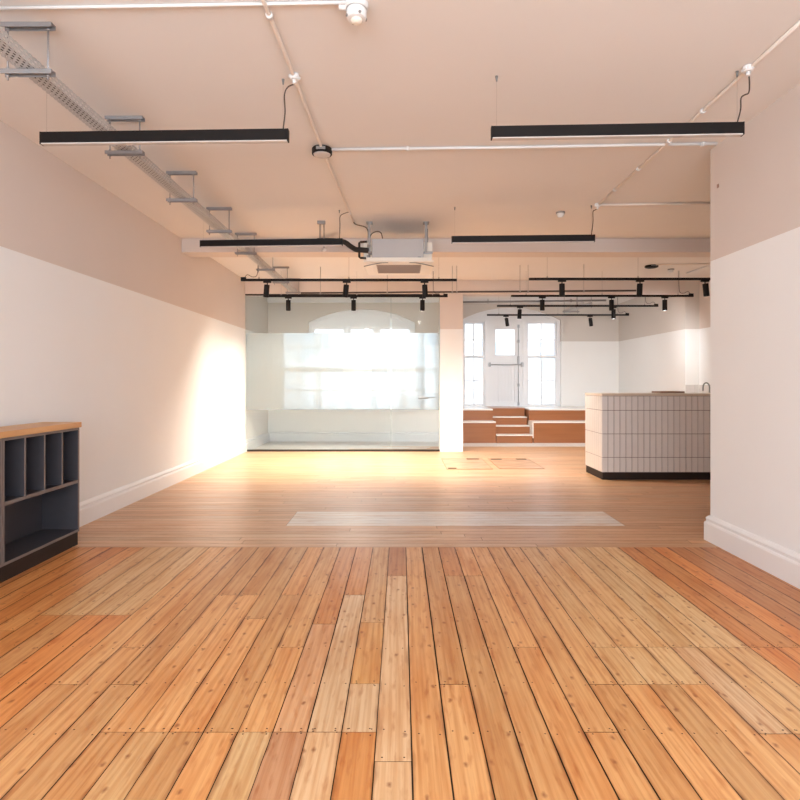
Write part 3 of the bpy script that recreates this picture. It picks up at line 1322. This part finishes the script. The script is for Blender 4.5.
def trapeze(label, xc, yc, zt_, half=.13, rod=.103):
    b = thing('tray_bracket', label, 'bracket', (xc, yc, zt_), 'trapeze brackets of the cable trays')
    bm = nb()
    # channel section top strut
    box(bm, xc - half, xc + half, yc - .020, yc + .020, ZC - .004, ZC - .0005)
    box(bm, xc - half, xc + half, yc - .020, yc - .017, ZC - .024, ZC - .004)
    box(bm, xc - half, xc + half, yc + .017, yc + .020, ZC - .024, ZC - .004)
    obj('top_strut', bm, M['galv'], b)
    bm = nb()
    zz = zt_ - .003
    box(bm, xc - half, xc + half, yc - .020, yc + .020, zz - .004, zz)
    box(bm, xc - half, xc + half, yc - .020, yc - .017, zz - .024, zz - .004)
    box(bm, xc - half, xc + half, yc + .017, yc + .020, zz - .024, zz - .004)
    obj('bottom_strut', bm, M['galv'], b)
    for s in (-1, 1):
        bm = nb()
        cyl(bm, (xc + s * rod, yc, zz - .05), (xc + s * rod, yc, ZC - .004), .0048, n=8)
        for z_ in (zz - .032, zz + .004, ZC - .032):
            cyl(bm, (xc + s * rod, yc, z_), (xc + s * rod, yc, z_ + .008), .009, n=6)
        obj('threaded_rod', bm, M['galv'], b)
    return b


ORD = ['nearest', 'second', 'third', 'fourth', 'fifth', 'sixth', 'seventh', 'eighth']
for i in range(8):
    yy = 2.95 + 1.035 * i
    if abs(yy - 7.51) < .2:
        yy = 7.2
    trapeze('%s trapeze bracket from the camera on the left cable tray' % ORD[i], TX, yy, TZ)

# second tray in the street end
t2 = thing('cable_tray', 'short galvanised cable tray high in the street end above the steps', 'cable tray', (3.52, 11.2, 2.74))
tray_obj('tray', t2, 3.52, .075, 10.85, 12.3, 2.72, .05)
for i, yy in enumerate((11.1, 11.95)):
    trapeze('%s trapeze bracket of the short tray in the street end' % ('nearer', 'farther')[i], 3.52, yy, 2.72, .17, .14)

# ------------------------------------------------------------------ conduits, boxes, alarms on the ceiling
RC = .011


def conduit(label, pix, r=RC, name='conduit', group='surface conduits on the ceiling', m='conduit', clips=(), ends=None):
    pts = [PH(a, b, ZC - r - .001) for a, b in pix]
    if ends:
        pts = ends
    c = thing(name, label, 'conduit', pts[0], group)
    bm = nb()
    tube(bm, pts, r, 10)
    obj('pipe', bm, M[m], c)
    for i, t in clips:
        p = pts[i].lerp(pts[i + 1], t)
        d = (pts[i + 1] - pts[i]).normalized()
        bm = nb()
        cyl(bm, p - d * .012, p + d * .012, r + .007, n=10)
        obj('saddle_clip', bm, M['plastic'], c)
    return c


conduit('thin white conduit across the ceiling in the top left, ending at the white alarm', [(-30, 8.6), (120, 6.5), (260, 4), (346, 2.5)], r=.008, m='plastic')
conduit('pinkish conduit running deep from the top edge past the black puck', [(255, -20), (264, 2), (294, 77), (322, 149), (351, 217), (354, 223)],
        clips=((1, .15), (3, .92)))
conduit('white horizontal conduit from the black puck to the right wall', [(330, 149.5), (520, 147.3), (622, 145.3), (717, 143.8)], m='plastic', clips=((0, .41), (2, .85)))
conduit('pinkish conduit slanting along the right of the ceiling to the far right pendant', [(830, -5), (748, 70), (668, 142.5), (598, 205)],
        clips=((1, .5), (1, .98), (2, .35), (2, .7)))
conduit('short grey conduit behind the right wall corner, level with the far junction box', [(600, 205), (655, 204.3), (726, 203.4)], r=.012)
conduit('faint thin conduit beyond the beam, level with the black puck on the right', [(656, 264.6), (726, 263.8)], r=.010)
conduit('pale conduit slanting down to the track beyond the beam on the right', [(687, 273.2), (716, 263.0)], r=.012, m='plastic')

zr = ZC - .2


def jbox(label, px, py, s=.027, drop=.035):
    p = PH(px, py, ZC - drop)
    b = thing('junction_box', label, 'junction box', (p.x, p.y, ZC - drop), 'white conduit junction boxes')
    bm = nb()
    lathe(bm, [(0, 0), (s, 0), (s, drop - .001), (0, drop - .001)], p, 16)
    obj('box_body', bm, M['plastic'], b, bevel=.002)
    bm = nb()
    for a in (0, 1, 2, 3):
        d = Vector((math.cos(a * H + .5), math.sin(a * H + .5), 0))
        c0 = p + Vector((0, 0, drop * .5))
        cyl(bm, c0 + d * s * .9, c0 + d * (s + .008), .010, n=10)
    cyl(bm, p + Vector((.0, 0, -.022)), p, .012, n=10)
    obj('gland', bm, M['plastic'], b)
    return p


j1 = jbox('white junction box above the near left pendant light', 294.5, 80)
j2 = jbox('white junction box on the slanting conduit above the near right pendant light', 748, 72)
j3 = jbox('small white junction box above the far right pendant light', 597.5, 207)

# white sounder beacon at the top
p = PH(356.5, 10, ZC - .03)
al = thing('fire_alarm', 'large white domed fire alarm sounder at the top of the ceiling', 'fire alarm', (p.x, p.y, ZC))
c = (p.x, p.y, ZC)
bm = nb()
lathe(bm, [(0, 0), (.056, 0), (.058, -.012), (.054, -.024), (.050, -.028)], c, 28)
obj('base', bm, M['plastic'], al)
bm = nb()
lathe(bm, [(.046, -.026), (.049, -.034), (.049, -.062), (.045, -.074), (.034, -.078), (0, -.078)], c, 28)
obj('sounder_body', bm, M['plastic'], al)
bm = nb()
lathe(bm, [(.028, -.077), (.026, -.088), (.016, -.096), (0, -.098)], c, 24)
obj('beacon_lens', bm, M['acwhite'], al)
for a in range(4):
    bm = nb()
    t = a * H + .4
    cyl(bm, (c[0] + .047 * math.cos(t), c[1] + .047 * math.sin(t), c[2] - .066), (c[0] + .052 * math.cos(t), c[1] + .052 * math.sin(t), c[2] - .066), .007, n=8)
    obj('vent', bm, M['steel'], al)
bm = nb()
cyl(bm, (c[0] - .085, c[1], ZC - .014), (c[0] - .05, c[1], ZC - .014), .017, n=14)
obj('cable_gland', bm, M['plastic'], al)


def puck(label, px, py, r, t, name='ceiling_speaker', cat='ceiling fitting'):
    p = PH(px, py, ZC - t / 2)
    a = thing(name, label, cat, (p.x, p.y, ZC), 'black ceiling pucks')
    c = (p.x, p.y, ZC)
    bm = nb()
    lathe(bm, [(0, 0), (r * .92, 0), (r, -.006), (r, -t + .004), (r * .96, -t), (r * .86, -t), (r * .84, -t + .004), (0, -t + .004)], c, 32)
    obj('housing', bm, M['black'], a)
    bm = nb()
    lathe(bm, [(0, -t + .003), (r * .84, -t + .003), (r * .80, -t - .006), (r * .45, -t - .012), (0, -t - .013)], c, 32)
    obj('lens', bm, M['diff'] if t > .04 else M['black'], a)
    bm = nb()
    box(bm, c[0] - r * .45, c[0] + r * .45, c[1] - r - .003, c[1] - r + .004, ZC - t * .72, ZC - t * .3)
    obj('window', bm, M['steel'], a)
    return a


puck('round black puck fitting where the conduits meet, between the near pendants', 322, 151.5, .079, .05)
puck('flat black puck on the ceiling beyond the beam at right', 651.5, 266.5, .10, .03)


def detector(label, px, py, r):
    p = PH(px, py, ZC - .02)
    a = thing('smoke_detector', label, 'smoke detector', (p.x, p.y, ZC), 'small white smoke detectors')
    c = (p.x, p.y, ZC)
    bm = nb()
    lathe(bm, [(0, 0), (r, 0), (r, -.012), (r * .9, -.018)], c, 24)
    obj('base', bm, M['steel'], a)
    bm = nb()
    lathe(bm, [(r * .85, -.016), (r * .86, -.03), (r * .62, -.044), (r * .58, -.056), (0, -.06)], c, 24)
    obj('head', bm, M['plastic'], a)


detector('small white smoke detector above the far right pendant light', 560.5, 214, .048)
detector('small white smoke detector beyond the beam, beside the black puck', 671, 270.3, .05)

# ------------------------------------------------------------------ linear pendants


def pendant(label, pl_, pr_, zb, cord_pix, hook_left, hook_right):
    """pl_, pr_: pixels of the lower front corners of the body; zb: height of that edge."""
    a, b = PH(*pl_, zb), PH(*pr_, zb)
    d = (b - a)
    L = d.length
    rz = math.atan2(d.y, d.x)
    mid = (a + b) / 2
    nrm = Vector((-math.sin(rz), math.cos(rz), 0))
    W, HB = .036, .074
    ctr = mid + nrm * (W / 2)
    t = thing('pendant_light', label, 'pendant light', (ctr.x, ctr.y, zb), 'black linear pendant lights')
    R = Matrix.Translation(ctr) @ Matrix.Rotation(rz, 4, 'Z')

    def add(name, bm, m, bevel=0.0, par=None):
        bmesh.ops.transform(bm, matrix=R, verts=bm.verts)
        return obj(name, bm, m, par or t, bevel=bevel)
    bm = nb()
    box(bm, -L / 2 + .004, L / 2 - .004, -W / 2, W / 2, .006, HB)
    body = add('housing', bm, M['black'], .0015)
    for s in (-1, 1):
        bm = nb()
        box(bm, s * L / 2 - .004, s * L / 2 + .004, -W / 2 - .0008, W / 2 + .0008, 0.0, HB + .0008)
        add('end_cap', bm, M['black'], .001)
    bm = nb()
    box(bm, -L / 2 + .005, L / 2 - .005, -W / 2 + .0005, W / 2 - .0005, -.001, .006)
    add('diffuser', bm, M['diff'])
    for s, hk in ((-1, hook_left), (1, hook_right)):
        tx = ctr + Vector((math.cos(rz), math.sin(rz), 0)) * (s * (L / 2 - .03))
        bm = nb()
        cyl(bm, (tx.x, tx.y, zb + HB), (tx.x, tx.y, ZC - .03), .0006, n=5)
        wire = obj('suspension_wire', bm, M['steel'], t)
        if hk:
            bm = nb()
            cyl(bm, (tx.x, tx.y, ZC - .032), (tx.x, tx.y, ZC), .004, .009, n=10)
            obj('ceiling_gripper', bm, M['grmetal'], wire)
    bm = nb()
    top = ctr + Vector((math.cos(rz), math.sin(rz), 0)) * (L / 2 - .03)
    pts = [top + Vector((0, 0, zb * 0 + HB))]
    yy = top.y
    for (px_, py_) in cord_pix:
        q = P(px_, py_, yy)
        pts.append(q)
    tube(bm, smooth_path(pts, 6), .0042, 8)
    obj('power_cord', bm, M['cord'], t)
    return t


pendant('black linear pendant light nearest on the left', (40, 143.8), (287.4, 140.6), 2.702,
        [(285, 112), (284.5, 95), (288, 87), (295, 84)], False, True)
pendant('black linear pendant light nearest on the right', (492, 138.2), (744, 134.2), 2.702,
        [(740.5, 110), (741, 98.5), (744.5, 95), (748.5, 93), (749.5, 86), (749, 76)], True, True)
pendant('black linear pendant light farther back on the left, by the air conditioner', (200, 247), (342, 245.2), 2.702,
        [(340, 225), (340, 217), (343, 214), (349, 212)], False, True)
pendant('black linear pendant light farther back on the right', (452, 243), (594.8, 241.6), 2.702,
        [(593, 222), (593, 212), (595, 210), (598, 209)], True, True)

# ------------------------------------------------------------------ air conditioner
AX = -.037
ay0, ay1 = 6.6, 7.19
az0, az1 = 2.663, 2.889
ac = thing('air_conditioner', 'ceiling-hung cassette air conditioner with grey casing and cream fascia', 'air conditioner', (AX, 6.9, az0))
bm = nb()
box(bm, AX - .295, AX + .295, ay0, ay1, az0, az1)
obj('casing', bm, M['acgrey'], ac, bevel=.004)
bm = nb()
for s in (-1, 1):
    xx = AX + s * .345
    box(bm, xx - .05, xx + .05, ay0 + .05, ay1 - .02, az0 - .004, az1 - .03)
obj('side_cover', bm, M['acwhite'], ac)
# fascia
fx, fy0, fy1, fz = AX + .012, 6.50, 7.30, 2.604
bm = nb()
box(bm, fx - .40, fx + .40, fy0, fy1, fz, fz + .018)
box(bm, fx - .37, fx + .37, fy0 + .03, fy1 - .03, fz + .018, az0 - .001)
fa = obj('fascia', bm, M['acwhite'], ac, bevel=.008)
bm = nb()
box(bm, fx - .26, fx + .26, fy0 + .17, fy1 - .13, fz - .004, fz)
gr = obj('intake_grille', bm, M['grille'], fa)
bm = nb()
for i in range(14):
    yy = fy0 + .19 + i * .034
    box(bm, fx - .25, fx + .25, yy, yy + .012, fz - .008, fz - .004)
obj('grille_louvre', bm, M['grille'], gr)
for s in (-1, 1):
    bm = nb()
    pts = [(fx + s * (.12 + .28 * t), fy0 + .03 + .10 * t * t, fz - .002 - .03 * max(0, t - .2)) for t in [i / 8 for i in range(9)]]
    tube(bm, pts, .006, 6)
    obj('flap', bm, M['grmetal'], fa)
    bm = nb()
    box(bm, fx + s * .335 - .018, fx + s * .335 + .018, fy0 + .18, fy1 - .16, fz - .006, fz)
    obj('air_outlet', bm, M['acwhite'], fa)
for s in (-1, 1):
    bm = nb()
    xx = AX + s * .325
    ztop = ZC
    box(bm, xx - .012, xx + .012, ay0 - .0, ay0 + .035, az1 - .16, ztop)
    box(bm, xx - .035, xx + .035, ay0 - .02, ay0 + .08, ztop - .01, ztop)
    obj('hanger', bm, M['steel'], ac)
    bm = nb()
    cyl(bm, (xx + s * .03, ay0 + .3, az0 + .08), (xx + s * .03, ay0 + .3, ZC), .006, n=8)
    obj('hanger_rod', bm, M['steel'], ac)
bm = nb()
box(bm, AX + .27, AX + .40, ay0 + .02, ay0 + .05, az0 + .06, az0 + .085)
obj('mounting_foot', bm, M['galv'], ac)
bm = nb()
box(bm, P(424 - 6.3, 0, ay0).x, P(421, 0, ay0).x, ay0 - .002, ay0, az0 + .012, az0 + .022)
obj('rating_plate', bm, M['grmetal'], ac)
# pipework and wiring of the air conditioner
yl = 6.62
bm = nb()
tube(bm, smooth_path([P(318, 240.5, 7.34), P(332, 240.5, 7.2), P(344, 242, 6.9), P(350, 246, 6.7), P(356, 249.5, yl), P(362, 250, yl), P(369, 250.5, yl)], 6), .030, 12)
obj('lagged_pipe', bm, M['rubber'], ac)
bm = nb()
tube(bm, [P(367, 241.5, yl), P(360.5, 242, yl), P(359.3, 243, yl), P(359.3, 257, yl), P(360.5, 258, yl), P(366, 258.2, yl)], .013, 8)
obj('valve_loop', bm, M['rubber'], ac)
bm = nb()
for dx, dz in ((369, 246), (370, 253), (368.5, 257)):
    c = P(dx, dz, yl - .02)
    cyl(bm, c - Vector((.02, 0, 0)), c + Vector((.02, 0, 0)), .018, n=10)
obj('pipe_union', bm, M['steel'], ac)
bm = nb()
tube(bm, smooth_path([P(369.5, 240, 6.64), P(371.5, 234, 6.6), P(377, 231.5, 6.6), P(381, 233, 6.62), P(382.5, 238.5, 6.66)], 6), .006, 8)
obj('cable_loop', bm, M['cord'], ac)
bm = nb()
tube(bm, smooth_path([PH(353.5, 222, ZC - .02), P(356, 224.5, 6.55), P(364, 226.5, 6.58), P(367.5, 229.5, 6.6), P(369, 237, 6.62), P(369.5, 241, 6.62)], 6), .0055, 8)
obj('supply_cable', bm, M['cord'], ac)

# rod hanger with a white end behind the far left pendant
hx_ = PH(320, 221, ZC)
hg = thing('rod_hanger', 'short steel rod hanger with a white knob behind the far left pendant', 'hanger', (hx_.x, hx_.y, ZC))
bm = nb()
cyl(bm, (hx_.x, hx_.y, ZC), (hx_.x, hx_.y, ZC - .27), .007, n=8)
cyl(bm, (hx_.x + .045, hx_.y, ZC - .03), (hx_.x + .045, hx_.y, ZC - .31), .007, n=8)
obj('rods', bm, M['steel'], hg)
bm = nb()
box(bm, hx_.x - .03, hx_.x + .06, hx_.y - .018, hx_.y + .018, ZC - .035, ZC - .0005)
obj('top_clip', bm, M['steel'], hg)
bm = nb()
lathe(bm, [(0, 0), (.024, .004), (.03, .018), (.022, .034), (0, .036)], (hx_.x + .045, hx_.y, ZC - .345), 14)
obj('knob', bm, M['plastic'], hg)

# hook on the right wall
bm = nb()
w = Vector((XR, F * XR / (718.8 - CX), 0))
w.z = EYE + (CY - 186) * w.y / F
cyl(bm, (XR, w.y, w.z), (XR - .008, w.y, w.z), .004, n=8)
box(bm, XR - .009, XR - .006, w.y - .012, w.y + .012, w.z - .014, w.z + .014)
tag(obj('wall_hook', bm, M['boardbrown'], None, loc=w), 'tiny brown hook high on the right wall near its far corner', 'hook')

# ------------------------------------------------------------------ lighting tracks and spotlights
RZ = 2.651
LT = 3.0
SPOTCOL = (1.0, 0.90, 0.76)
SPOTWHITE = (0.93, 0.97, 1.0)


def track(label, px0, y, py, wires=(.25, 1.5, 2.75), feed=None):
    x0 = (px0 - CX) * y / F
    t = thing('lighting_track', label, 'lighting track', (x0, y, RZ), 'black lighting tracks')
    bm = nb()
    box(bm, x0, x0 + LT, y - .018, y + .018, RZ, RZ + .032)
    obj('rail', bm, M['black'], t, bevel=.002)
    bm = nb()
    box(bm, x0 + .03, x0 + LT - .03, y - .006, y + .006, RZ - .001, RZ)
    obj('slot', bm, M['dark'], t)
    top = ZLN if YG < y < YG + .3 else ZC
    for wx in wires:
        bm = nb()
        cyl(bm, (x0 + wx, y, RZ + .032), (x0 + wx, y, top), .0016, n=6)
        cyl(bm, (x0 + wx, y, RZ + .028), (x0 + wx, y, RZ + .055), .008, n=8)
        obj('suspension_wire', bm, M['steel'], t)
    e = x0 + (0 if feed == 'left' else LT)
    s = 1 if feed == 'left' else -1
    bm = nb()
    box(bm, min(e, e + s * .07), max(e, e + s * .07), y - .016, y + .016, RZ + .03, RZ + .055)
    obj('end_feed', bm, M['black'], t, bevel=.003)
    bm = nb()
    tube(bm, smooth_path([(e + s * .05, y, RZ + .05), (e + s * .09, y, RZ + .09), (e + s * .16, y, RZ + .06), (e + s * .22, y, RZ + .08),
                          (e + s * .235, y, RZ + .2), (e + s * .235, y, top)], 6), .004, 6)
    obj('feed_cable', bm, M['cord'], t)
    return t


TR = {
    1: (241, 8.02, 'black lighting track nearest the air conditioner, ahead of the glass partition on the left'),
    2: (266, 9.53, 'black lighting track closest to the glass partition, hung just before it'),
    3: (529, 7.94, 'black lighting track reaching the near right wall edge above the counter'),
    4: (511, 9.50, 'second black lighting track from the counter on the right, before the lintel'),
    5: (497, 10.75, 'third black lighting track on the right, just beyond the lintel'),
    6: (487, 12.2, 'farthest black lighting track, in front of the street door'),
}
for k, (px0, y, lab) in TR.items():
    track(lab, px0, y, 0, feed='left' if k in (1,) else 'right')


def spot_proto():
    """Spotlight hanging from z = 0 at the origin, barrel down."""
    t = thing('track_spotlight', '', 'spotlight', (0, 0, 0), 'black track spotlights')
    bm = nb()
    box(bm, -.055, .055, -.016, .016, -.022, 0)
    obj('adapter', bm, M['black'], t, bevel=.003)
    bm = nb()
    cyl(bm, (0, 0, -.022), (0, 0, -.052), .008, n=10)
    obj('swivel', bm, M['black'], t)
    bm = nb()
    lathe(bm, [(0, -.048), (.036, -.048), (.038, -.052), (.038, -.218), (.035, -.222), (.031, -.222), (.029, -.206), (0, -.206)], (0, 0, 0), 24)
    b = obj('barrel', bm, M['black'], t)
    bm = nb()
    lathe(bm, [(0, -.2055), (.029, -.2055), (.028, -.209), (0, -.211)], (0, 0, 0), 20)
    obj('lens', bm, M['lensm'], b)
    return t


# track, pixel x of the spot, tilt about y, tilt about x, power, label
SPOTS = [
    (1, 267.3, .10, .05, 'first from the left on the track nearest the air conditioner'),
    (1, 346.7, .10, .05, 'middle one on the track nearest the air conditioner'),
    (1, 424.5, -.05, .05, 'rightmost one on the track nearest the air conditioner'),
    (2, 288.3, 0, 0, 'first from the left on the track closest to the glass partition'),
    (2, 353.6, 0, 0, 'middle one on the track closest to the glass partition'),
    (2, 422.5, 0, 0, 'rightmost one on the track closest to the glass partition'),
    (3, 562, 0, 0, 'left one of three on the track above the counter'),
    (3, 640, .04, 0, 'middle one of three on the track above the counter'),
    (3, 705, -.10, 0, 'beside the near right wall edge on the track above the counter'),
    (4, 542.3, 0, 0, 'left one on the second right-hand track'),
    (4, 611.5, 0, 0, 'middle one on the second right-hand track'),
    (4, 664.8, 0, 0, 'right end one on the second right-hand track'),
    (5, 520, .06, 0, 'left one on the track just beyond the lintel'),
    (5, 613.5, 0, 0, 'right one on the track just beyond the lintel'),
    (6, 506, -.15, 0, 'left one on the farthest track by the street door'),
    (6, 590, -.12, 0, 'right one on the farthest track by the street door'),
]
# aim points on floor or wall and strength for the lit spots
LIT = {0: ((-1.5, 9.2, 0), 135, 0, 155), 1: ((-1.0, 9.2, 0), 340, 0, 135), 2: ((1.6, 8.4, .2), 270, 0, 110),
       3: ((-1.6, 9.7, 0), 125, 0, 155), 4: ((-0.9, 9.3, 0), 320, 0, 135), 5: ((-1.0, 11.9, .6), 240, 1, 85),
       6: ((1.7, 9.2, 0), 160, 0, 125), 8: ((4.6, 9.2, 1.0), 70, 0, 120), 9: ((2.3, 11.5, .2), 120, 1, 110), 11: ((4.6, 12.2, 1.2), 80, 1, 120),
       12: ((2.2, 12.8, .9), 48, 1, 130), 13: ((4.0, 12.9, .9), 28, 1, 130)}
proto = spot_proto()
for i, (k, px_, ry, rx, lab) in enumerate(SPOTS):
    y = TR[k][1]
    o = proto if i == 0 else copy_tree(proto)
    o.location = ((px_ - CX) * y / F, y, RZ - .001)
    o['label'] = 'black cylinder spotlight, ' + lab
    for ch in o.children:
        if ch.name.startswith('barrel'):
            ch.rotation_euler = (rx, ry, 0)
    if i in LIT:
        aim, pw, wh, ang = LIT[i]
        ld = bpy.data.lights.new('spot_bulb', 'SPOT')
        ld.energy = pw
        ld.color = SPOTWHITE if wh else SPOTCOL
        ld.spot_size = math.radians(ang)
        ld.spot_blend = 1.0
        ld.shadow_soft_size = .03
        lo = bpy.data.objects.new('spot_bulb', ld)
        COL.objects.link(lo)
        lp = Vector(o.location) + Vector((0, 0, -.235))
        lo.location = lp
        lo.rotation_euler = (Vector(aim) - lp).to_track_quat('-Z', 'Y').to_euler()

# long dark rail hung before the lintel, and the grey pipe in the street end
ra, rb = PH(301, 293, 2.667), PH(636, 290.6, 2.667)
rl = thing('hanging_rail', 'long thin dark rail hung across the room just before the lintel', 'rail', ((ra + rb) / 2), None)
bm = nb()
tube(bm, [ra, rb], .014, 8)
obj('rail', bm, M['cord'], rl)
for px_ in (321, 389, 454.5, 459, 522, 530, 585):
    t = (px_ - 301) / (636 - 301)
    q = ra.lerp(rb, t)
    bm = nb()
    cyl(bm, q, (q.x, q.y, ZC), .0035, n=6)
    cyl(bm, q - Vector((0, 0, .02)), q + Vector((0, 0, .012)), .018, n=8)
    obj('hanger_rod', bm, M['steel'], rl)
pa, pb = P(440, 302.5, 12.7), P(606, 300.4, 12.7)
gp2 = thing('conduit_pipe', 'grey steel pipe high across the street end above the arched opening', 'pipe', (pa + pb) / 2)
bm = nb()
tube(bm, [pa, pb], .022, 10)
obj('pipe', bm, M['steel'], gp2)
for px_ in (488, 571):
    q = pa.lerp(pb, (px_ - 440) / 166)
    bm = nb()
    cyl(bm, q - Vector((0, 0, .03)), (q.x, q.y, ZC), .006, n=6)
    cyl(bm, q - Vector((.015, 0, 0)), q + Vector((.015, 0, 0)), .03, n=10)
    obj('pipe_clip', bm, M['steel'], gp2)
